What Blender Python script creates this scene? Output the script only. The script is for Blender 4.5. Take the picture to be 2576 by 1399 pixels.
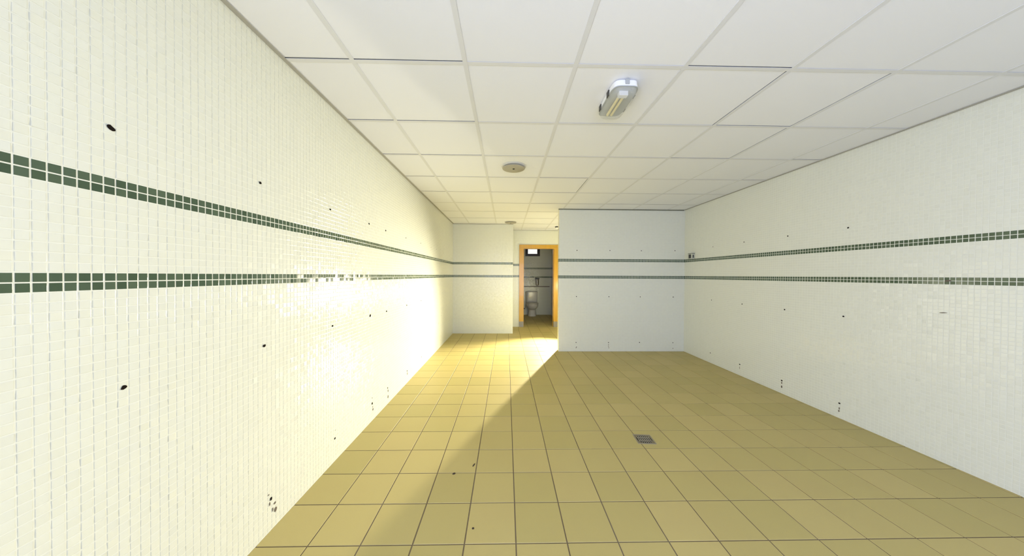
import bpy, math, random
import numpy as np
from mathutils import Matrix, Vector

for o in list(bpy.data.objects):
    bpy.data.objects.remove(o, do_unlink=True)
S = bpy.context.scene
COL = S.collection
rng = np.random.default_rng(7)
random.seed(7)

# ------------------------------------------------------------------ camera
CAM_Z = 1.312
cd = bpy.data.cameras.new('camera')
cd.sensor_fit = 'HORIZONTAL'; cd.sensor_width = 36.0
cd.lens = 719.5 / 2576 * 36.0
cd.clip_start = 0.02
cam = bpy.data.objects.new('camera', cd); COL.objects.link(cam)
cam.matrix_world = (Matrix.Translation((0, 0, CAM_Z)) @ Matrix.Rotation(-0.0197, 4, 'Z')
                    @ Matrix.Rotation(math.pi / 2 - 0.0097, 4, 'X') @ Matrix.Rotation(0.005, 4, 'Z'))
S.camera = cam

# ------------------------------------------------------------------ world, daylight, exposure
W = bpy.data.worlds.new('world'); S.world = W; W.use_nodes = True
bg = W.node_tree.nodes['Background']
bg.inputs[0].default_value = (1.0, 0.98, 0.92, 1); bg.inputs[1].default_value = 1.25

DAY_POWER = 59.0
SIDE_FILL_POWER = 67.0
DAY_COLOR = (0.83, 0.94, 1.48)
LAMP_POWER = 1600.0
LAMP_COLOR = (1.0, 0.92, 0.70)
BULB_STRENGTH = 380.0

dl = bpy.data.lights.new('daylight', 'AREA'); dl.shape = 'RECTANGLE'; dl.size = 2.7; dl.size_y = 1.9
dl.energy = DAY_POWER; dl.color = DAY_COLOR
dlo = bpy.data.objects.new('daylight', dl); COL.objects.link(dlo)
dlo.location = (0.2, -2.32, 1.03); dlo.rotation_euler = (math.pi / 2, 0, 0)   # shines along +Y through the rear window

dl2 = bpy.data.lights.new('side_fill', 'AREA'); dl2.shape = 'RECTANGLE'; dl2.size = 1.3; dl2.size_y = 1.5
dl2.energy = SIDE_FILL_POWER; dl2.color = DAY_COLOR
dlo2 = bpy.data.objects.new('side_fill', dl2); COL.objects.link(dlo2)
dlo2.location = (-1.32, -1.3, 1.3); dlo2.rotation_euler = (math.pi / 2, 0, -math.pi / 2)   # fill along +X through the added side window, brightens the right wall

vs = S.view_settings
vs.view_transform = 'Standard'; vs.look = 'None'; vs.gamma = 1.0; vs.use_curve_mapping = False
vs.exposure = 0.0

# ------------------------------------------------------------------ room dimensions (metres)
XL, XR = -1.2, 3.1          # side walls
YF = -2.2                   # wall behind the camera
YP, YP2 = 4.92, 5.02        # partition with its two faces
XP = 0.907                  # free end of the partition
YB = 6.43                   # front of the boxed-out block at the left
XB = 0.148                  # right side of that block
YD, YD2 = 7.27, 7.39        # wall with the door
XPASS = 2.3                 # right end of the passage
YW = 9.5                    # back wall of the toilet room
XWL, XWR = 0.16, 1.488      # toilet room side walls
CEIL = 2.456
PITCH = 0.0262; ROW0 = 0.0035
GREEN_ROWS = (48, 49, 59, 60)


# ------------------------------------------------------------------ helpers
def tag(o, label=None, cat=None, group=None, kind=None):
    if label: o['label'] = label
    if cat: o['category'] = cat
    if group: o['group'] = group
    if kind: o['kind'] = kind
    return o


def empty(name, loc=(0, 0, 0)):
    o = bpy.data.objects.new(name, None); COL.objects.link(o); o.location = loc
    o.empty_display_size = 0.05
    return o


def link(name, mesh, parent=None, loc=None):
    o = bpy.data.objects.new(name, mesh); COL.objects.link(o)
    if parent: o.parent = parent
    if loc is not None: o.location = loc
    return o


class MB:
    """collects simple shapes and links them as one mesh object"""
    def __init__(s): s.v = []; s.f = []

    def add(s, vs, fs):
        b = len(s.v); s.v += [tuple(p) for p in vs]; s.f += [tuple(b + i for i in f) for f in fs]; return s

    def box(s, a, b):
        x0, y0, z0 = a; x1, y1, z1 = b
        return s.add([(x0, y0, z0), (x1, y0, z0), (x1, y1, z0), (x0, y1, z0), (x0, y0, z1), (x1, y0, z1), (x1, y1, z1), (x0, y1, z1)],
                     [(0, 3, 2, 1), (4, 5, 6, 7), (0, 1, 5, 4), (1, 2, 6, 5), (2, 3, 7, 6), (3, 0, 4, 7)])

    def loft(s, rings, n=28, e=2.0, caps=True):
        """rings: (cx, cy, z, rx, ry); superellipse of exponent e"""
        vs = []
        for (cx, cy, z, rx, ry) in rings:
            for k in range(n):
                a = 2 * math.pi * k / n; c, q = math.cos(a), math.sin(a)
                vs.append((cx + rx * math.copysign(abs(c) ** (2 / e), c), cy + ry * math.copysign(abs(q) ** (2 / e), q), z))
        fs = []
        for r in range(len(rings) - 1):
            for k in range(n):
                k2 = (k + 1) % n
                fs.append((r * n + k, r * n + k2, (r + 1) * n + k2, (r + 1) * n + k))
        if caps:
            fs.append(tuple(range(n - 1, -1, -1))); fs.append(tuple((len(rings) - 1) * n + k for k in range(n)))
        return s.add(vs, fs)

    def tube(s, pts, r, n=10):
        pts = [Vector(p) for p in pts]; vs = []
        for i, p in enumerate(pts):
            d = (pts[min(i + 1, len(pts) - 1)] - pts[max(i - 1, 0)]).normalized()
            u = d.cross(Vector((0, 0, 1)))
            if u.length < 1e-3: u = d.cross(Vector((1, 0, 0)))
            u.normalize(); w = d.cross(u)
            for k in range(n):
                a = 2 * math.pi * k / n; vs.append(p + r * (math.cos(a) * u + math.sin(a) * w))
        fs = []
        for i in range(len(pts) - 1):
            for k in range(n):
                k2 = (k + 1) % n
                fs.append((i * n + k, i * n + k2, (i + 1) * n + k2, (i + 1) * n + k))
        fs.append(tuple(range(n - 1, -1, -1))); fs.append(tuple((len(pts) - 1) * n + k for k in range(n)))
        return s.add(vs, fs)

    def mesh(s, name, mat, smooth=False):
        me = bpy.data.meshes.new(name); me.from_pydata(s.v, [], s.f); me.materials.append(mat)
        import bmesh
        bm = bmesh.new(); bm.from_mesh(me); bmesh.ops.recalc_face_normals(bm, faces=bm.faces); bm.to_mesh(me); bm.free()
        if smooth:
            me.polygons.foreach_set('use_smooth', [True] * len(me.polygons))
        me.update(); return me

    def build(s, name, mat, parent=None, loc=None, smooth=False, bevel=0, seg=2):
        o = link(name, s.mesh(name, mat, smooth), parent, loc)
        if bevel:
            m = o.modifiers.new('bevel', 'BEVEL'); m.width = bevel; m.segments = seg; m.limit_method = 'ANGLE'
        if smooth:
            m = o.modifiers.new('edges', 'EDGE_SPLIT'); m.split_angle = math.radians(40)
        return o


# ------------------------------------------------------------------ materials
def mat(name, color, rough=0.5, metal=0.0, spec=0.5, emit=None, strength=0, coat=0):
    m = bpy.data.materials.new(name); m.use_nodes = True
    b = m.node_tree.nodes['Principled BSDF']
    b.inputs['Base Color'].default_value = (*color, 1); b.inputs['Roughness'].default_value = rough
    b.inputs['Metallic'].default_value = metal; b.inputs['Specular IOR Level'].default_value = spec
    b.inputs['Coat Weight'].default_value = coat
    if emit:
        b.inputs['Emission Color'].default_value = (*emit, 1); b.inputs['Emission Strength'].default_value = strength
    return m


def varied(name, c0, c1, rough, noise_scale=0, noise_amt=0.0, dark=(0.2, 0.16, 0.1), bump=0.0, bump_scale=200, spec=0.5):
    """colour varies from piece to piece, with optional blotches and fine relief"""
    m = mat(name, c0, rough, spec=spec); t = m.node_tree; b = t.nodes['Principled BSDF']
    g = t.nodes.new('ShaderNodeNewGeometry'); oi = t.nodes.new('ShaderNodeObjectInfo')
    ad = t.nodes.new('ShaderNodeMath'); ad.operation = 'ADD'
    t.links.new(g.outputs['Random Per Island'], ad.inputs[0]); t.links.new(oi.outputs['Random'], ad.inputs[1])
    fr = t.nodes.new('ShaderNodeMath'); fr.operation = 'FRACT'; t.links.new(ad.outputs[0], fr.inputs[0])
    mx = t.nodes.new('ShaderNodeMix'); mx.data_type = 'RGBA'
    mx.inputs[6].default_value = (*c0, 1); mx.inputs[7].default_value = (*c1, 1)
    t.links.new(fr.outputs[0], mx.inputs[0]); out = mx.outputs[2]
    tc = None
    if noise_scale or bump:
        tc = t.nodes.new('ShaderNodeNewGeometry')
    if noise_scale:
        n = t.nodes.new('ShaderNodeTexNoise'); n.inputs['Scale'].default_value = noise_scale; n.inputs['Detail'].default_value = 4
        t.links.new(tc.outputs['Position'], n.inputs['Vector'])
        r = t.nodes.new('ShaderNodeMapRange'); r.inputs[1].default_value = 0.45; r.inputs[2].default_value = 0.75
        r.inputs[3].default_value = 0; r.inputs[4].default_value = noise_amt
        t.links.new(n.outputs[0], r.inputs[0])
        m2 = t.nodes.new('ShaderNodeMix'); m2.data_type = 'RGBA'; m2.inputs[7].default_value = (*dark, 1)
        t.links.new(r.outputs[0], m2.inputs[0]); t.links.new(out, m2.inputs[6]); out = m2.outputs[2]
    t.links.new(out, b.inputs['Base Color'])
    if bump:
        n2 = t.nodes.new('ShaderNodeTexNoise'); n2.inputs['Scale'].default_value = bump_scale; n2.inputs['Detail'].default_value = 3
        t.links.new(tc.outputs['Position'], n2.inputs['Vector'])
        bp = t.nodes.new('ShaderNodeBump'); bp.inputs['Strength'].default_value = bump; bp.inputs['Distance'].default_value = 0.002
        t.links.new(n2.outputs[0], bp.inputs['Height']); t.links.new(bp.outputs[0], b.inputs['Normal'])
    return m


M = {}
M['white_tile'] = varied('white_mosaic', (0.755, 0.77, 0.665), (0.775, 0.79, 0.685), 0.13)
M['green_tile'] = varied('green_mosaic', (0.052, 0.088, 0.050), (0.088, 0.130, 0.080), 0.13)
M['grout'] = varied('white_grout', (0.80, 0.815, 0.71), (0.80, 0.815, 0.71), 0.85)
M['floor_tile'] = varied('floor_tile', (0.47, 0.395, 0.14), (0.53, 0.435, 0.165), 0.50, 3.0, 0.12, (0.46, 0.32, 0.14), 0.10, 160, 0.4)
M['floor_grout'] = varied('floor_grout', (0.165, 0.125, 0.07), (0.165, 0.125, 0.07), 0.9, 2.2, 0.35, (0.26, 0.23, 0.18))
M['panel'] = varied('ceiling_panel', (0.865, 0.885, 0.925), (0.885, 0.905, 0.945), 0.85, 0, 0, (0, 0, 0), 0.10, 320, 0.2)
M['tbar'] = mat('ceiling_bar', (0.76, 0.775, 0.79), 0.5)
M['edge'] = mat('ceiling_edge_trim', (0.42, 0.41, 0.36), 0.5)
M['edge_dark'] = mat('dark_top_trim', (0.12, 0.13, 0.09), 0.6)
M['plenum'] = mat('ceiling_void', (0.08, 0.08, 0.08), 0.9)
M['wc_dim'] = mat('wc_dimming_tone', (0.42, 0.38, 0.29), 0.6)  # darkened colour on unseen surfaces, put in to dim the toilet room
M['plaster'] = mat('plaster', (0.80, 0.80, 0.76), 0.7)
M['hole'] = mat('drill_hole_dark', (0.012, 0.008, 0.006), 0.9, spec=0.1)
M['rust'] = varied('rust_stain', (0.10, 0.075, 0.05), (0.20, 0.17, 0.13), 0.9)
M['white_plastic'] = mat('white_plastic', (0.86, 0.87, 0.85), 0.3)
M['grey_plastic'] = mat('grey_plastic', (0.42, 0.44, 0.43), 0.4)
M['dark_plastic'] = mat('dark_plastic', (0.03, 0.03, 0.028), 0.4)
M['steel'] = mat('steel', (0.55, 0.53, 0.48), 0.35, 1.0)
M['kick'] = mat('scuffed_zinc', (0.30, 0.28, 0.24), 0.5, 0.4)
M['drain_steel'] = mat('dull_drain_steel', (0.36, 0.33, 0.26), 0.55, 0.5)
M['dark'] = mat('dark_well', (0.02, 0.018, 0.014), 0.8)
M['vent'] = mat('vent_enamel', (0.42, 0.40, 0.33), 0.45)
M['vent_rim'] = mat('vent_rim', (0.80, 0.79, 0.72), 0.4)
M['ceramic'] = mat('toilet_ceramic', (0.72, 0.71, 0.66), 0.12)
M['frame_brown'] = mat('dark_window_frame', (0.022, 0.010, 0.008), 0.35)
M['bulb'] = mat('lamp_bulb', (1, 1, 1), 0.4, emit=LAMP_COLOR, strength=BULB_STRENGTH)
M['lamp_body'] = mat('lamp_housing', (0.04, 0.04, 0.04), 0.5)
M['tube'] = mat('fluorescent_tube', (0.92, 0.82, 0.42), 0.3)
M['reflector'] = mat('fixture_reflector', (0.74, 0.75, 0.69), 0.35)
M['pipe'] = mat('copper_brown_pipe', (0.10, 0.06, 0.04), 0.4)
M['debris'] = mat('dry_leaf_brown', (0.05, 0.035, 0.02), 0.8)


def wood():
    m = mat('amber_varnished_wood', (0.62, 0.30, 0.045), 0.26, coat=0.3); t = m.node_tree; b = t.nodes['Principled BSDF']
    g = t.nodes.new('ShaderNodeNewGeometry'); mp = t.nodes.new('ShaderNodeMapping'); mp.inputs['Scale'].default_value = (40, 40, 2.5)
    n = t.nodes.new('ShaderNodeTexNoise'); n.inputs['Scale'].default_value = 1.0; n.inputs['Detail'].default_value = 5
    r = t.nodes.new('ShaderNodeValToRGB'); r.color_ramp.elements[0].color = (0.50, 0.26, 0.03, 1); r.color_ramp.elements[1].color = (0.68, 0.40, 0.05, 1)
    t.links.new(g.outputs['Position'], mp.inputs['Vector']); t.links.new(mp.outputs[0], n.inputs['Vector'])
    t.links.new(n.outputs[0], r.inputs[0]); t.links.new(r.outputs[0], b.inputs['Base Color'])
    return m


def clear_cover(name, col, fac, rough):
    m = bpy.data.materials.new(name); m.use_nodes = True; t = m.node_tree
    b = t.nodes['Principled BSDF']; b.inputs['Base Color'].default_value = (*col, 1); b.inputs['Roughness'].default_value = rough
    tr = t.nodes.new('ShaderNodeBsdfTransparent'); mx = t.nodes.new('ShaderNodeMixShader'); mx.inputs[0].default_value = fac
    t.links.new(tr.outputs[0], mx.inputs[1]); t.links.new(b.outputs[0], mx.inputs[2])
    t.links.new(mx.outputs[0], t.nodes['Material Output'].inputs[0])
    return m


M['wood'] = wood()
M['cover'] = clear_cover('clear_ribbed_cover', (0.72, 0.74, 0.68), 0.30, 0.10)
M['glass'] = clear_cover('frosted_glass', (0.9, 0.93, 0.95), 0.10, 0.3)


# ------------------------------------------------------------------ mosaic walls
TILE_H = 0.0113     # half side of one mosaic tile


def tile_geo(uc, vc, U, N, org, u0, u1, v0, v1, seed):
    """vertices (n,8,3) and corner normals (n,5,4,3) of slightly tilted tiles with rounded edges"""
    r = np.random.default_rng(seed); n = len(uc)
    tu = r.normal(0, 0.022, n); tv = r.normal(0, 0.022, n)
    sg = np.array([(-1, -1), (1, -1), (1, 1), (-1, 1)], float)
    inn = TILE_H * 0.875
    Z = np.array([0, 0, 1.0])
    vs = np.zeros((n, 8, 3))
    for k in range(4):
        for ring, (h, base) in enumerate(((TILE_H, 0.0003), (inn, 0.0010))):
            du = sg[k, 0] * h; dv = sg[k, 1] * h
            u = np.clip(uc + du, u0, u1); v = np.clip(vc + dv, v0, v1)
            off = base + (tu * (u - uc) + tv * (v - vc)) * (1 if ring else 0)
            vs[:, ring * 4 + k] = org + u[:, None] * U + v[:, None] * Z + off[:, None] * N
    top = N[None] - tu[:, None] * U[None] - tv[:, None] * Z[None]
    ns = np.zeros((n, 5, 4, 3)); ns[:] = top[:, None, None]
    for f, out in enumerate((-Z, U, Z, -U)):            # the outer two corners of each edge strip lean outwards
        ns[:, f + 1, 0] += ROUND * out; ns[:, f + 1, 1] += ROUND * out
    ns /= np.linalg.norm(ns, axis=3, keepdims=True)
    return vs, ns


ROUND = 0.36
QUADS = np.array([(4, 5, 6, 7), (0, 1, 5, 4), (1, 2, 6, 5), (2, 3, 7, 6), (3, 0, 4, 7)])


def tiles_mesh(name, vs, ns, m, flip):
    n = len(vs); q = QUADS
    if flip: q = QUADS[:, ::-1]; ns = ns[:, :, ::-1]
    me = bpy.data.meshes.new(name)
    me.vertices.add(n * 8); me.vertices.foreach_set('co', vs.reshape(-1).astype(np.float32))
    f = (np.arange(n)[:, None, None] * 8 + q[None]).reshape(-1)
    me.loops.add(len(f)); me.loops.foreach_set('vertex_index', f.astype(np.int32))
    me.polygons.add(n * 5); me.polygons.foreach_set('loop_start', np.arange(0, n * 20, 4, dtype=np.int32))
    me.polygons.foreach_set('use_smooth', np.ones(n * 5, bool))
    me.materials.append(m); me.update(calc_edges=True)
    me.normals_split_custom_set(ns.reshape(-1, 3).tolist())
    return me


def mosaic(wall, org, U, N, u0, u1, phase, seed, hole=None, dz=0.0, single=None):
    """covers a wall with mosaic; single = (u_from, columns): the nearest green tiles as pieces of their own"""
    U = np.array(U, float); N = np.array(N, float); org = np.array(org, float)
    flip = np.dot(np.cross(U, (0, 0, 1.0)), N) < 0
    c0 = math.floor((u0 - phase) / PITCH); c1 = math.ceil((u1 - phase) / PITCH)
    cols = phase + (np.arange(c0, c1) + 0.5) * PITCH
    cols = cols[(cols > u0 - TILE_H * 0.5) & (cols < u1 + TILE_H * 0.5)]
    rows = ROW0 + dz + (np.arange(0, 94) + 0.5) * PITCH
    cc, rr = np.meshgrid(cols, np.arange(94)); cc = cc.ravel(); rr = rr.ravel(); vv = rows[rr]
    keep = np.ones(len(cc), bool)
    if hole: keep &= ~((cc > hole[0]) & (cc < hole[1]) & (vv > hole[2]) & (vv < hole[3]))
    green = np.isin(rr, GREEN_ROWS)
    one = np.zeros(len(cc), bool)
    if single: one = green & (cc > single[0]) & (cc < single[0] + single[1] * PITCH)
    for nm, sel, m in (('mosaic_tiles', keep & ~green, M['white_tile']), ('green_tiles', keep & green & ~one, M['green_tile'])):
        if sel.sum() == 0: continue
        vs, ns = tile_geo(cc[sel], vv[sel], U, N, org, u0, u1, 0.001, CEIL - 0.001, seed)
        tag(link(nm, tiles_mesh(nm, vs, ns, m, flip), wall), kind='stuff')
    if one.any():
        # eight differently tilted tiles shared by all single pieces
        protos = []
        for k in range(8):
            vs, ns = tile_geo(np.zeros(1), np.zeros(1), U, N, np.zeros(3), -1, 1, -1, 1, seed + 100 + k)
            protos.append(tiles_mesh('green_tile', vs, ns, M['green_tile'], flip))
        for i, (u, v) in enumerate(zip(cc[one], vv[one])):
            link('green_tile', protos[random.randrange(8)], wall, tuple(org + u * U + np.array([0, 0, v])))


def struct(mb, name, m, bevel=0):
    return tag(mb.build(name, m, bevel=bevel), kind='structure')


TOP = CEIL - 0.001
SY0, SY1, SZ0, SZ1 = -1.95, -0.65, 0.55, 2.05        # unseen side window behind the camera, added to let the fill light in
wl = MB().box((XL - 0.12, SY1, -0.05), (XL, YD2, 2.85)).box((XL - 0.12, YF - 0.12, -0.05), (XL, SY0, 2.85))
wl.box((XL - 0.12, SY0, -0.05), (XL, SY1, SZ0)).box((XL - 0.12, SY0, SZ1), (XL, SY1, 2.85))
wall_left = struct(wl, 'wall_left', M['grout'])
w3 = tag(empty('added_window_3', (XL - 0.06, (SY0 + SY1) / 2, SZ0)), kind='structure')
for a, b in (((-0.03, -0.65, 0), (0.03, -0.60, 1.5)), ((-0.03, 0.60, 0), (0.03, 0.65, 1.5)), ((-0.03, -0.60, 0), (0.03, 0.60, 0.05)), ((-0.03, -0.60, 1.45), (0.03, 0.60, 1.5))):
    MB().box(a, b).build('window_frame', M['white_plastic'], w3)
mosaic(wall_left, (XL, 0, 0), (0, 1, 0), (1, 0, 0), -0.3, YB, 0.720, 1, single=(0.60, 75))
wall_right = struct(MB().box((XR, YF - 0.12, -0.05), (XR + 0.12, YP2, 2.85)), 'wall_right', M['grout'])
mosaic(wall_right, (XR, 0, 0), (0, 1, 0), (-1, 0, 0), 0.9, YP, 0.0, 2, single=(1.62, 75))
wall_back = struct(MB().box((XP, YP, -0.05), (XR, YP2, TOP)), 'wall_back', M['grout'])
mosaic(wall_back, (0, YP, 0), (1, 0, 0), (0, -1, 0), XP, XR, XP, 3)
mosaic(wall_back, (XP, 0, 0), (0, 1, 0), (-1, 0, 0), YP, YP2, YP, 4)
wall_recess = struct(MB().box((XL, YB, -0.05), (XB, YD2, TOP)), 'wall_recess', M['grout'])
mosaic(wall_recess, (0, YB, 0), (1, 0, 0), (0, -1, 0), XL, XB, XL, 5)
mosaic(wall_recess, (XB, 0, 0), (0, 1, 0), (1, 0, 0), YB, YD, YB, 6)
DX0, DX1, DZ = 0.437, 1.208, 1.988        # clear door opening
wd = MB().box((XB, YD, -0.05), (DX0 - 0.02, YD2, TOP)).box((DX1 + 0.02, YD, -0.05), (XPASS, YD2, TOP)).box((DX0 - 0.02, YD, DZ + 0.02), (DX1 + 0.02, YD2, TOP))
wall_door = struct(wd, 'wall_door', M['grout'])
mosaic(wall_door, (0, YD, 0), (1, 0, 0), (0, -1, 0), XB, XPASS, XB, 7, hole=(DX0 - 0.10, DX1 + 0.10, -1, DZ + 0.09))
wall_passage = struct(MB().box((XPASS, YP2, -0.05), (XPASS + 0.1, YD2, TOP)), 'wall_passage', M['plaster'])

# wall behind the camera with the window that lets the daylight in
WX0, WX1, WZ0, WZ1 = -1.19, 1.6, 0.05, 2.05
wf = MB().box((XL, YF - 0.12, -0.05), (WX0, YF, 2.85)).box((WX1, YF - 0.12, -0.05), (XR, YF, 2.85))
wf.box((WX0, YF - 0.12, -0.05), (WX1, YF, WZ0)).box((WX0, YF - 0.12, WZ1), (WX1, YF, 2.85))
wall_front = struct(wf, 'wall_front', M['plaster'])
w2 = tag(empty('window_2', (0.205, YF - 0.06, WZ0)), kind='structure')
for a, b in (((-1.4, -0.03, 0), (-1.35, 0.03, 2.0)), ((1.35, -0.03, 0), (1.4, 0.03, 2.0)), ((-0.025, -0.03, 0.05), (0.025, 0.03, 1.95)),
             ((-1.35, -0.03, 0), (1.35, 0.03, 0.05)), ((-1.35, -0.03, 1.95), (1.35, 0.03, 2.0))):
    MB().box(a, b).build('window_frame', M['white_plastic'], w2)

# toilet room shell
WXW0, WXW1, WZW0, WZW1 = 0.626, 1.109, 1.948, 2.32
ww = MB().box((XWL, YW, -0.05), (WXW0, YW + 0.12, 2.6)).box((WXW1, YW, -0.05), (XWR, YW + 0.12, 2.6))
ww.box((WXW0, YW, -0.05), (WXW1, YW + 0.12, WZW0)).box((WXW0, YW, WZW1), (WXW1, YW + 0.12, 2.6))
wall_toilet_back = struct(ww, 'wall_toilet_back', M['grout'])
mosaic(wall_toilet_back, (0, YW, 0), (1, 0, 0), (0, -1, 0), XWL, XWR, XWL, 8, hole=(WXW0 - .02, WXW1 + .02, WZW0 - .01, WZW1 + .02), dz=-0.033)
wall_toilet_right = struct(MB().box((XWR, YD2, -0.05), (XWR + 0.1, YW + 0.12, 2.6)), 'wall_toilet_right', M['grout'])
mosaic(wall_toilet_right, (XWR, 0, 0), (0, 1, 0), (-1, 0, 0), YD2, YW, YD2, 9, dz=-0.033)
wall_toilet_left = struct(MB().box((XWL - 0.1, YD2, -0.05), (XWL, YW + 0.12, 2.6)), 'wall_toilet_left', M['wc_dim'])
ceiling_toilet = struct(MB().box((XWL - 0.1, YD2, CEIL), (XWR + 0.1, YW + 0.12, CEIL + 0.1)), 'ceiling_toilet', M['wc_dim'])

# ------------------------------------------------------------------ floor: slab, single tiles
floor = struct(MB().box((XL - 0.12, YF - 0.12, -0.12), (XR + 0.12, YW + 0.12, -0.0025)), 'floor', M['floor_grout'])
FT, FX, FY, JO = 0.252, 0.0535, 1.3857, 0.0055


def floor_tile_mb(x0, x1, y0, y1, mb=None):
    mb = mb or MB(); b = 0.0014
    mb.add([(x0, y0, -.0025), (x1, y0, -.0025), (x1, y1, -.0025), (x0, y1, -.0025),
            (x0 + b, y0 + b, 0), (x1 - b, y0 + b, 0), (x1 - b, y1 - b, 0), (x0 + b, y1 - b, 0)],
           [(4, 5, 6, 7), (0, 1, 5, 4), (1, 2, 6, 5), (2, 3, 7, 6), (3, 0, 4, 7)])
    return mb


regions = [(XL, XR, YF, YP), (XL, XP, YP, YP2), (XL, XPASS, YP2, YB), (XB, XPASS, YB, YD), (DX0, DX1, YD, YD2), (XWL, XWR, YD2, YW)]
pieces = []
for j in range(-15, 34):
    for i in range(-6, 13):
        cx0, cx1 = FX + FT * i + JO / 2, FX + FT * (i + 1) - JO / 2
        cy0, cy1 = FY + FT * j + JO / 2, FY + FT * (j + 1) - JO / 2
        # merge: a tile is cut by the walls only
        got = []
        for (a, b, c, d) in regions:
            x0, x1, y0, y1 = max(cx0, a), min(cx1, b), max(cy0, c), min(cy1, d)
            if x1 - x0 > 0.012 and y1 - y0 > 0.012: got.append((x0, x1, y0, y1))
        if not got: continue
        x0 = min(g[0] for g in got); x1 = max(g[1] for g in got); y0 = min(g[2] for g in got); y1 = max(g[3] for g in got)
        pieces.append((x0, x1, y0, y1))
vis = [p for p in pieces if p[3] > 1.34 and not (p[0] > 1.35 and p[2] > YP2) and not (p[2] > YD2)]
vis.sort(key=lambda p: math.hypot((p[0] + p[1]) / 2, (p[2] + p[3]) / 2))
single = set(vis[:300])
full = floor_tile_mb(JO / 2, FT - JO / 2, JO / 2, FT - JO / 2).mesh('floor_tile', M['floor_tile'])
rest = MB()
for p in pieces:
    if p in single:
        w, d = p[1] - p[0], p[3] - p[2]
        dzv = random.uniform(-0.0006, 0.0)
        if abs(w - (FT - JO)) < 1e-5 and abs(d - (FT - JO)) < 1e-5:
            o = link('floor_tile', full, floor, (p[0] - JO / 2, p[2] - JO / 2, dzv))
        else:
            o = floor_tile_mb(0, w, 0, d).build('floor_tile', M['floor_tile'], floor, (p[0], p[2], dzv))
    else:
        floor_tile_mb(*p, mb=rest)
tag(rest.build('floor_tiles', M['floor_tile'], floor), kind='stuff')

# ------------------------------------------------------------------ ceiling: void, bars, single panels
GX, GY, GP = -0.8285, 1.563, 0.6
cv = MB().box((XL, YF, 2.80), (XR, YD2, 2.85)).box((XL, YD2 - 0.02, CEIL), (XR, YD2, 2.80)).box((XPASS, YP2, CEIL), (XR, YD2, 2.80))
ceiling = struct(cv, 'ceiling', M['plenum'])
YN = GY - 2 * GP                                    # the part behind the camera is one slab
tag(MB().box((XL, YF, CEIL + 0.003), (XR, YN, CEIL + 0.018)).build('ceiling_rear', M['panel'], ceiling))
# side of a panel left open by a few millimetres: (column, row) -> sides n(ear) f(ar) l(eft) r(ight)
OPEN = {(3, -1): 'f', (-1, -1): 'f', (0, -1): 'f', (-1, 0): 'f', (0, 0): 'f', (4, 0): 'fr', (3, 0): 'r', (4, 1): 'fr', (-1, 1): 'f', (0, 1): 'f',
        (-1, 2): 'f', (2, 3): 'fr', (2, 4): 'f', (2, 2): 'f', (5, 0): '', (6, 1): 'f', (6, 2): 'f', (-1, 3): 'f', (4, 4): 'f', (5, 4): 'f'}
for j in range(-2, 10):
    for i in range(-1, 7):
        x0, x1 = max(XL, GX + GP * i), min(XR, GX + GP * (i + 1))
        y0, y1 = max(YN, GY + GP * j), min(YD, GY + GP * (j + 1))
        if j > 5 and x0 > XPASS - 0.01: continue
        if y1 - y0 < 0.05: continue
        op = OPEN.get((i, j), '')
        g = 0.004; wide = 0.0165
        x0 += wide if 'l' in op else g; x1 -= wide if 'r' in op else g
        y0 += wide if 'n' in op else g; y1 -= wide if 'f' in op else g
        lift = random.uniform(0.0026, 0.0034)
        o = MB().box((0, 0, 0), (x1 - x0, y1 - y0, 0.014)).build('ceiling_panel', M['panel'], ceiling, (x0, y0, CEIL + lift))
for i in range(0, 7):
    x = GX + GP * i; ye = YD if x < XPASS else YP2
    MB().box((x - 0.012, YN, CEIL), (x + 0.012, ye, CEIL + 0.0025)).box((x - 0.001, YN, CEIL + 0.0025), (x + 0.001, ye, CEIL + 0.04)).build('ceiling_bar', M['tbar'], ceiling)
for j in range(-2, 10):
    y = GY + GP * j; xe = XR if y < YP2 else XPASS
    if y > YD: continue
    MB().box((XL, y - 0.012, CEIL + 0.0004), (xe, y + 0.012, CEIL + 0.0011)).box((XL, y - 0.001, CEIL + 0.0011), (xe, y + 0.001, CEIL + 0.035)).build('cross_bar', M['tbar'], ceiling)
# perimeter angles
ei = 1
for a, b in (((XL + 0.002, YN, CEIL - 0.002), (XL + 0.024, YB, CEIL + 0.001)), ((XR - 0.024, YN, CEIL - 0.002), (XR - 0.002, YP, CEIL + 0.001)),
             ((XP - 0.014, YP - 0.012, CEIL - 0.010), (XR - 0.024, YP + 0.005, CEIL + 0.001)), ((XL + 0.024, YB - 0.014, CEIL - 0.004), (XB, YB + 0.005, CEIL + 0.001)),
             ((XB, YD - 0.014, CEIL - 0.004), (XPASS, YD - 0.003, CEIL + 0.001))):
    struct(MB().box(a, b), 'trim_%d' % ei, M['edge_dark'] if ei == 3 else M['edge']); ei += 1

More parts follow.
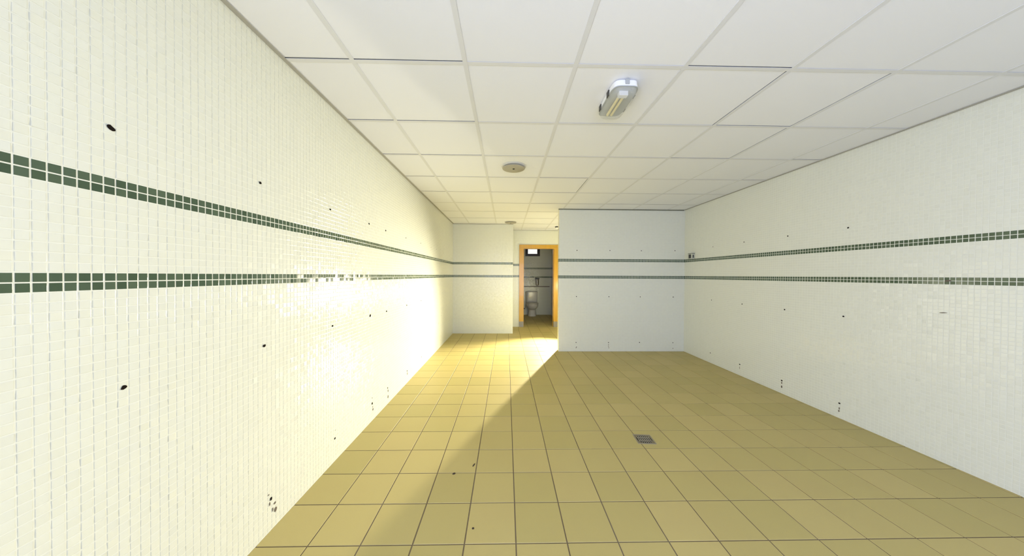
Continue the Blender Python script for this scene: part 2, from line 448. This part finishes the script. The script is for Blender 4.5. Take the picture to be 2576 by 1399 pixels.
# ------------------------------------------------------------------ door frame
door = tag(empty('door_1', ((DX0 + DX1) / 2, YD, 0)), kind='structure')
cxd = (DX0 + DX1) / 2
FR = 0.112
for sx in (-1, 1):
    xi = sx * (DX1 - DX0) / 2; xo = xi + sx * FR
    a, b = min(xi, xo), max(xi, xo)
    jb = MB().box((a, -0.022, 0.0), (b, -0.002, DZ + 0.1)).box((min(xi, xi + sx * 0.02), -0.002, 0.0), (max(xi, xi + sx * 0.02), 0.122, DZ)).build('jamb', M['wood'], door, bevel=0.003)
    st = MB().box((min(xi - sx * 0.0, xi - sx * 0.012), 0.055, 0.0), (max(xi, xi - sx * 0.012), 0.10, DZ)).build('door_stop', M['wood'], jb)
    kp = MB().box((a - 0.001, -0.0245, 0.0), (b + 0.001, -0.022, 0.138)).box((min(xi, xi - sx * 0.0025), -0.0245, 0.0), (max(xi, xi - sx * 0.0025), 0.05, 0.138)).build('kick_plate', M['kick'], jb)
    kp['label'] = 'scuffed grey metal plate at the foot of the jamb'
MB().box((-(DX1 - DX0) / 2 - FR, -0.0235, DZ), ((DX1 - DX0) / 2 + FR, -0.002, DZ + 0.101)).box((-(DX1 - DX0) / 2, -0.002, DZ), ((DX1 - DX0) / 2, 0.122, DZ + 0.02)).build('door_head', M['wood'], door, bevel=0.003)
leaf = MB().box((0, 0, 0.008), (0.035, 0.74, DZ - 0.01)).build('door_leaf', M['wood'], door, ((DX1 - DX0) / 2 + 0.03, 0.14, 0))
leaf.rotation_euler = (0, 0, math.radians(-10))

# toilet room window
w1 = tag(empty('window_1', ((WXW0 + WXW1) / 2, YW, WZW0)), kind='structure')
hw = (WXW1 - WXW0) / 2; hh = WZW1 - WZW0
fr = MB().box((-hw, -0.03, 0), (-hw + 0.085, 0.05, hh)).box((hw - 0.085, -0.03, 0), (hw, 0.05, hh)).box((-hw + .085, -0.03, 0), (hw - .085, 0.05, 0.075)).box((-hw + .085, -0.03, hh - 0.07), (hw - .085, 0.05, hh))
fr.build('window_frame', M['frame_brown'], w1)
MB().box((-hw + 0.08, 0.008, 0.07), (hw - 0.08, 0.014, hh - 0.065)).build('pane', M['glass'], w1)

# ------------------------------------------------------------------ drill holes and stains in the mosaic
def blot(wall, p, U, N, rx, rz, m, name, depth=0.0006, rot=0.0):
    U = Vector(U); N = Vector(N); Z = Vector((0, 0, 1)); vs = []; n = 12
    for lev, (s_, d) in enumerate(((1, 0.0021), (0.86, 0.0021 + depth))):
        for k in range(n):
            a = 2 * math.pi * k / n; q = random.uniform(0.82, 1.12) if lev == 0 else 1
            if lev == 0: blot.q[k] = q
            x = math.cos(a) * rx * blot.q[k] * s_; z = math.sin(a) * rz * blot.q[k] * s_
            x, z = x * math.cos(rot) - z * math.sin(rot), x * math.sin(rot) + z * math.cos(rot)
            vs.append(U * x + Z * z + N * d)
    fs = [(k, (k + 1) % n, n + (k + 1) % n, n + k) for k in range(n)] + [tuple(range(n, 2 * n))]
    return MB().add(vs, fs).build(name, m, wall, p)


blot.q = [1] * 12
LU, LN = (0, 1, 0), (1, 0, 0); RN = (-1, 0, 0)
left_holes = [(0.894, 1.752, .011, .007, -.5), (1.419, 1.755, .008, .006, 0), (1.971, 1.753, .010, .006, 0), (2.521, 1.754, .011, .007, 0), (2.866, 1.749, .011, .008, 0), (3.438, 1.751, .010, .006, 0),
              (4.022, 1.753, .011, .007, 0), (4.569, 1.751, .009, .006, 0), (4.931, 1.752, .009, .006, 0),
              (0.918, 0.954, .008, .007, .4), (1.439, 0.956, .009, .007, 0), (1.996, 0.956, .010, .007, 0), (2.543, 0.95, .013, .012, 0), (2.886, 0.945, .012, .008, 0), (3.468, 0.944, .012, .007, 0),
              (4.05, .947, .011, .007, 0), (1.476, 0.162, .007, .009, .3), (2.022, 0.16, .008, .008, 0), (2.581, 0.155, .012, .010, 0), (2.916, 0.162, .010, .007, 0), (3.486, 0.145, .012, .008, 0), (4.07, 0.147, .010, .008, 0)]
for y, z, rx, rz, ro in left_holes:
    blot(wall_left, (XL, y, z), LU, LN, rx, rz, M['hole'], 'drill_hole', rot=ro)
for y, z, rx, rz in ((1.468, .142, .004, .010), (1.500, .122, .007, .006), (1.505, .085, .008, .014), (1.487, .098, .004, .010), (1.462, .192, .004, .004), (2.595, .095, .008, .012), (2.590, .12, .004, .008), (2.925, .13, .006, .014), (2.925, .07, .009, .015),
                     (3.495, .11, .008, .018), (2.028, .215, .003, .003), (2.58, .205, .005, .006), (4.4, .50, .006, .006), (4.62, .95, .006, .006), (5.1, .45, .006, .02), (5.3, .56, .005, .01)):
    blot(wall_left, (XL, y, z), LU, LN, rx, rz, M['rust'], 'rust_stain', 0.0003)
for x, z in ((1.217, 1.747), (1.789, 1.748), (2.337, 1.748), (2.928, 1.752), (1.212, 0.949), (1.778, 0.948), (2.326, 0.948), (2.905, 0.947), (1.212, 0.153), (1.778, 0.152), (2.32, 0.154), (2.907, 0.150)):
    blot(wall_back, (x, YP, z), (1, 0, 0), (0, -1, 0), .008, .0085, M['hole'], 'drill_hole')
for x, z in ((1.212, .062), (1.22, .075), (1.782, .062), (1.778, .115), (1.778, .088), (2.908, .05)):
    blot(wall_back, (x, YP, z), (1, 0, 0), (0, -1, 0), .006, .009, M['rust'], 'rust_stain', 0.0003)
for y, z, r in ((4.236, 1.754, .007), (3.676, 1.76, .008), (3.096, 1.759, .008), (2.539, 1.758, .008), (4.256, .952, .008), (3.695, .948, .009), (3.121, .944, .009), (2.565, .949, .009), (4.268, .148, .009), (3.721, .144, .010), (3.141, .144, .010), (2.585, .137, .009)):
    blot(wall_right, (XR, y, z), LU, RN, r, r * .85, M['hole'], 'drill_hole')
for y, z, rx, rz in ((3.141, .118, .007, .012), (3.141, .075, .008, .014), (3.721, .10, .004, .02), (2.585, .09, .005, .012), (2.588, .065, .006, .01)):
    blot(wall_right, (XR, y, z), LU, RN, rx, rz, M['rust'], 'rust_stain', 0.0003)
blot(wall_right, (XR, 1.966, 1.061), LU, RN, .020, .0035, M['rust'], 'scratch', rot=-.1)
blot(wall_right, (XR, 1.945, 1.288), LU, RN, .018, .006, M['rust'], 'scratch', rot=-.2)

# ------------------------------------------------------------------ bulkhead ceiling light
cl = tag(empty('ceiling_light', (0.698, 1.815, CEIL)), 'white bulkhead ceiling light with clear ribbed cover and unlit tubes', 'ceiling light')
base = MB().loft([(0, 0, 0, .070, .148), (0, 0, -.004, .076, .154), (0, 0, -.036, .079, .157), (0, 0, -.040, .077, .155)], 48, 5.0).build('base', M['white_plastic'], cl, smooth=True)
MB().box((-.060, -.125, -.0425), (.060, .125, -.0402)).build('reflector', M['reflector'], cl)
MB().loft([(0, 0, -.0385, .0805, .1585), (0, 0, -.0435, .0805, .1585)], 48, 5.0).build('gasket', M['grey_plastic'], cl, smooth=True)
for x in (-.022, .004):
    MB().tube([(x, -.085, -.060), (x, .112, -.060)], .0085, 12).build('tube', M['tube'], cl, smooth=True)
MB().box((-.032, -.118, -.070), (.022, -.085, -.0426)).build('lamp_holder', M['white_plastic'], cl, bevel=.003)
vs, fs = [], []; nu, nv = 40, 44
for a in range(nu + 1):
    for b in range(nv + 1):
        u = -1 + 2 * a / nu; v = -1 + 2 * b / nv
        su = math.copysign(1 - (1 - abs(u)) ** 1.6, u); sv = math.copysign(1 - (1 - abs(v)) ** 1.6, v)
        # superellipse footprint
        k = (max(abs(su), abs(sv)) / max(1e-6, (abs(su) ** 5 + abs(sv) ** 5) ** 0.2))
        rr_ = max(abs(su), abs(sv))
        hgt = 0.050 * (1 - rr_ ** 5) ** 0.42
        rib = 0.0009 * math.cos(su * 52) * (1 if rr_ < .9 else 0)
        vs.append((su * k * .0745, sv * k * .1525, -.040 - hgt - rib))
for a in range(nu):
    for b in range(nv):
        i0 = a * (nv + 1) + b; fs.append((i0, i0 + 1, i0 + nv + 2, i0 + nv + 1))
MB().add(vs, fs).build('cover', M['cover'], cl, smooth=True)
for x in (-1, 1):
    for y in (-.06, .085):
        MB().box((min(x * .078, x * .0835), y - .017, -.046), (max(x * .078, x * .0835), y + .017, -.012)).build('clip', M['dark_plastic'], cl, bevel=.001)
MB().box((-.012, -.1615, -.030), (.012, -.153, -.002)).build('clip', M['grey_plastic'], cl, bevel=.001)

# ------------------------------------------------------------------ round ceiling vents
def vent(x, y, label):
    v = tag(empty('ceiling_vent', (x, y, CEIL)), label, 'vent', 'round ceiling vents')
    MB().loft([(0, 0, 0, .127, .127), (0, 0, -.003, .126, .126), (0, 0, -.005, .116, .116)], 40).build('rim', M['vent_rim'], v, smooth=True)
    MB().loft([(0, 0, -.005, .060, .060), (0, 0, -.015, .060, .060)], 24).build('neck', M['dark'], v, smooth=True)
    MB().loft([(0, 0, -.015, .114, .114), (0, 0, -.017, .118, .118), (0, 0, -.019, .118, .118), (0, 0, -.021, .114, .114)], 40).build('disc', M['vent'], v, smooth=True)
    MB().loft([(0, 0, -.021, .012, .012), (0, 0, -.0245, .010, .010)], 14).build('screw', M['dark'], v, smooth=True)


vent(0.071, 3.03, 'round beige ceiling vent disc nearer the bulkhead light')
vent(0.088, 6.17, 'far round ceiling vent disc just before the recessed wall corner')
det = tag(empty('motion_detector', (1.185, 6.70, CEIL)), 'small dome detector on the ceiling beside the partition end', 'detector')
MB().loft([(0, 0, 0, .050, .050), (0, 0, -.018, .050, .050), (0, 0, -.022, .046, .046)], 28).build('base', M['dark_plastic'], det, smooth=True)
MB().loft([(0, 0, -.022, .044, .044), (0, 0, -.045, .040, .040), (0, 0, -.066, .026, .026), (0, 0, -.072, .010, .010)], 28).build('dome', M['white_plastic'], det, smooth=True)
MB().tube([(0.012, -.02, -.06), (0.03, -.02, -.088)], .006, 8).build('stem', M['dark_plastic'], det)

# ------------------------------------------------------------------ switch box in the corner
sw = tag(empty('wall_switch', (XR - .0025, 4.70, 1.64)), 'small white switch box on the right wall by the far corner', 'switch')
MB().box((-.048, -.05, -.045), (0, .05, .045)).build('box', mat('aged_plastic', (.52, .54, .45), .5), sw, bevel=.004)
MB().box((-.052, -.026, -.030), (-.048, .026, .030)).build('rocker', M['dark_plastic'], sw)
MB().box((-.049, -.053, .0455), (0, .050, .050)).build('lid_edge', M['dark_plastic'], sw)
MB().box((-.034, -.0525, -.026), (-.018, -.05, .024)).build('cable_entry', M['dark_plastic'], sw)

# ------------------------------------------------------------------ floor drain
dr = tag(empty('floor_drain', (1.112, 2.262, 0.0)), 'square steel drain grate set in the tan floor tiles', 'drain')
MB().box((-.066, -.060, 0.0), (.066, .060, .0010)).build('tray', mat('tarnished_brass', (.26, .22, .13), .5, .6), dr)
MB().loft([(0, 0, .0008, .057, .053), (0, 0, .0014, .057, .053)], 28, 2.6).build('well', M['dark'], dr)
for a, b in (((-.070, -.064, 0), (.070, -.058, .003)), ((-.070, .058, 0), (.070, .064, .003)), ((-.070, -.058, 0), (-.064, .058, .003)), ((.064, -.058, 0), (.070, .058, .003))):
    MB().box(a, b).build('frame', M['drain_steel'], dr)
for k in range(7):
    x = -.045 + k * .015; hl = .051 * (1 - abs(x / .058) ** 2.6) ** (1 / 2.6)
    MB().box((x - .0036, -hl, .001), (x + .0036, hl, .0036)).build('bar', M['drain_steel'], dr)
for k in (-1, 1):
    MB().box((-.050, k * .019 - .0028, .0009), (.050, k * .019 + .0028, .0030)).build('cross_rib', M['drain_steel'], dr)
dr.rotation_euler = (0, 0, math.radians(-4))

# ------------------------------------------------------------------ toilet (seen through the door)
to = tag(empty('toilet', (0.835, YW, 0)), 'white close-coupled toilet with lowered lid beyond the doorway', 'toilet')
MB().loft([(0, -.235, 0, .132, .175), (0, -.235, .012, .135, .178), (0, -.235, .10, .118, .165), (0, -.25, .20, .112, .165), (0, -.30, .25, .135, .20)], 32, 2.6).build('pedestal', M['ceramic'], to, smooth=True)
MB().loft([(0, -.30, .235, .125, .19), (0, -.335, .28, .160, .235), (0, -.36, .34, .182, .262), (0, -.365, .385, .187, .268), (0, -.365, .400, .185, .266)], 36, 2.2).build('bowl', M['ceramic'], to, smooth=True)
MB().loft([(0, -.365, .402, .188, .268), (0, -.365, .412, .190, .270), (0, -.365, .418, .186, .266)], 36, 2.2).build('seat', M['ceramic'], to, smooth=True)
MB().loft([(0, -.365, .4225, .188, .270), (0, -.365, .433, .190, .272), (0, -.365, .443, .178, .258)], 36, 2.2).build('lid', M['ceramic'], to, smooth=True)
MB().loft([(0, -.10, .395, .172, .080), (0, -.10, .42, .178, .084), (0, -.10, .72, .190, .088), (0, -.10, .745, .190, .088)], 40, 6).build('cistern', M['ceramic'], to, smooth=True)
cl2 = MB().loft([(0, -.10, .745, .196, .092), (0, -.10, .765, .197, .093), (0, -.10, .778, .186, .082)], 40, 6).build('cistern_lid', M['ceramic'], to, smooth=True)
MB().loft([(0, -.10, .778, .022, .022), (0, -.10, .784, .021, .021)], 20).build('flush_button', M['steel'], cl2, smooth=True)
va = tag(empty('stop_valve', (0.60, YW, 0.21)), 'dark stop valve with pipe left of the toilet', 'valve')
MB().tube([(0, -.001, 0), (0, -.05, 0), (0.03, -.07, .02), (.05, -.08, .14)], .009, 10).build('pipe', M['steel'], va, smooth=True)
MB().tube([(0, -.045, 0), (0, -.085, 0)], .022, 10).build('handle', M['dark_plastic'], va)
pp = MB().tube([(XWL + .01, YW - .016, .939), (XWR - .05, YW - .016, .939)], .011, 10).build('wall_pipe', M['pipe'], smooth=True)
tag(pp, 'thin dark pipe running level across the wall above the toilet', 'pipe')
di = tag(empty('wall_dispenser', (1.022, YW - .0025, 1.10)), 'small brownish wall dispenser hanging above the toilet', 'dispenser')
MB().loft([(0, -.045, -.125, .040, .040), (0, -.045, -.08, .052, .045), (0, -.045, .085, .055, .045)], 24, 4).build('body', mat('dispenser_body', (.22, .19, .13), .2), di, smooth=True)
MB().box((-.066, -.095, .085), (.066, 0, .125)).build('lid', M['dark_plastic'], di, bevel=.006)
MB().box((-.022, -.096, -.100), (.006, -.091, .030)).build('painted_highlight', M['white_plastic'], di)  # white strip painted in as the highlight on the dispenser body

# ------------------------------------------------------------------ crumbs on the floor
for i, (x, y, a, l, w, lab) in enumerate(((-.34, 1.882, .6, .012, .009, 'dark crumb on a floor joint at the shadow edge'), (-.218, 1.967, 1.2, .018, .005, 'thin dark splinter on the tan tiles right of the crumb'), (-.166, 1.471, .2, .007, .006, 'tiny dark speck on the near tan tiles'))):
    n = 9; vs = []
    for z, s_ in ((0.0, 1), (.003, .8)):
        for k in range(n):
            q = 2 * math.pi * k / n; vs.append((math.cos(q) * l * s_ * random.uniform(.8, 1.1), math.sin(q) * w * s_ * random.uniform(.8, 1.1), z))
    o = MB().add(vs, [(k, (k + 1) % n, n + (k + 1) % n, n + k) for k in range(n)] + [tuple(range(n, 2 * n)), tuple(range(n - 1, -1, -1))]).build('debris', M['debris'], None, (x, y, 0))
    o.rotation_euler = (0, 0, a); tag(o, lab, 'debris')

# ------------------------------------------------------------------ work lamp round the corner
LX, LY, LZ = 1.51, 6.40, 0.90
lamp = tag(empty('work_lamp', (LX, LY, 0)), 'bright work lamp on a tripod behind the partition', 'work lamp')
ang = math.radians(52)                                 # measured from -X towards -Y
wv = Vector((-math.cos(ang), -math.sin(ang), 0)); sv_ = Vector((-math.sin(ang), math.cos(ang), 0)); zv = Vector((0, 0, 1))


def oriented(mb, name, m, parent):
    o = mb.build(name, m, parent)
    o.matrix_local = Matrix(((wv.x, sv_.x, 0, 0), (wv.y, sv_.y, 0, 0), (0, 0, 1, LZ), (0, 0, 0, 1)))
    return o


hd = oriented(MB().box((-.05, -.06, -.08), (-.02, .06, .08)), 'housing', M['lamp_body'], lamp)
oriented(MB().box((-.02, .050, -.08), (.10, .054, .08)), 'barn_door', M['lamp_body'], lamp)
oriented(MB().box((-.02, -.060, -.08), (.01, -.056, .08)), 'side_plate', M['lamp_body'], lamp)
oriented(MB().box((-.02, -.056, .076), (.0, .050, .08)), 'top_plate', M['lamp_body'], lamp)
oriented(MB().box((-.02, -.056, -.08), (.0, .050, -.076)), 'bottom_plate', M['lamp_body'], lamp)
MB().tube([(0.03, 0.03, 0.35), (0.03, .03, LZ - .08)], .012, 10).build('pole', M['steel'], lamp)
for k in range(3):
    a = k * 2.094 + .3
    MB().tube([(.03, .03, .45), (.03 + .28 * math.cos(a), .03 + .28 * math.sin(a), .012)], .010, 8).build('leg', M['steel'], lamp)
rings = [(0.03, 0.03, LZ + .115 + .034 * math.sin(t), max(.001, .034 * math.cos(t)), max(.001, .034 * math.cos(t))) for t in np.linspace(-1.5, 1.5, 9)]
MB().loft(rings, 16).build('bulb', M['bulb'], lamp, smooth=True)
al = bpy.data.lights.new('lamp_light', 'SPOT'); al.spot_size = math.radians(82); al.spot_blend = 1.0; al.shadow_soft_size = .025
al.energy = LAMP_POWER; al.color = LAMP_COLOR
alo = bpy.data.objects.new('lamp_light', al); COL.objects.link(alo); alo.parent = lamp
alo.location = (0, 0, LZ); alo.rotation_euler = Vector((wv.x, wv.y, -.25)).to_track_quat('-Z', 'Y').to_euler()
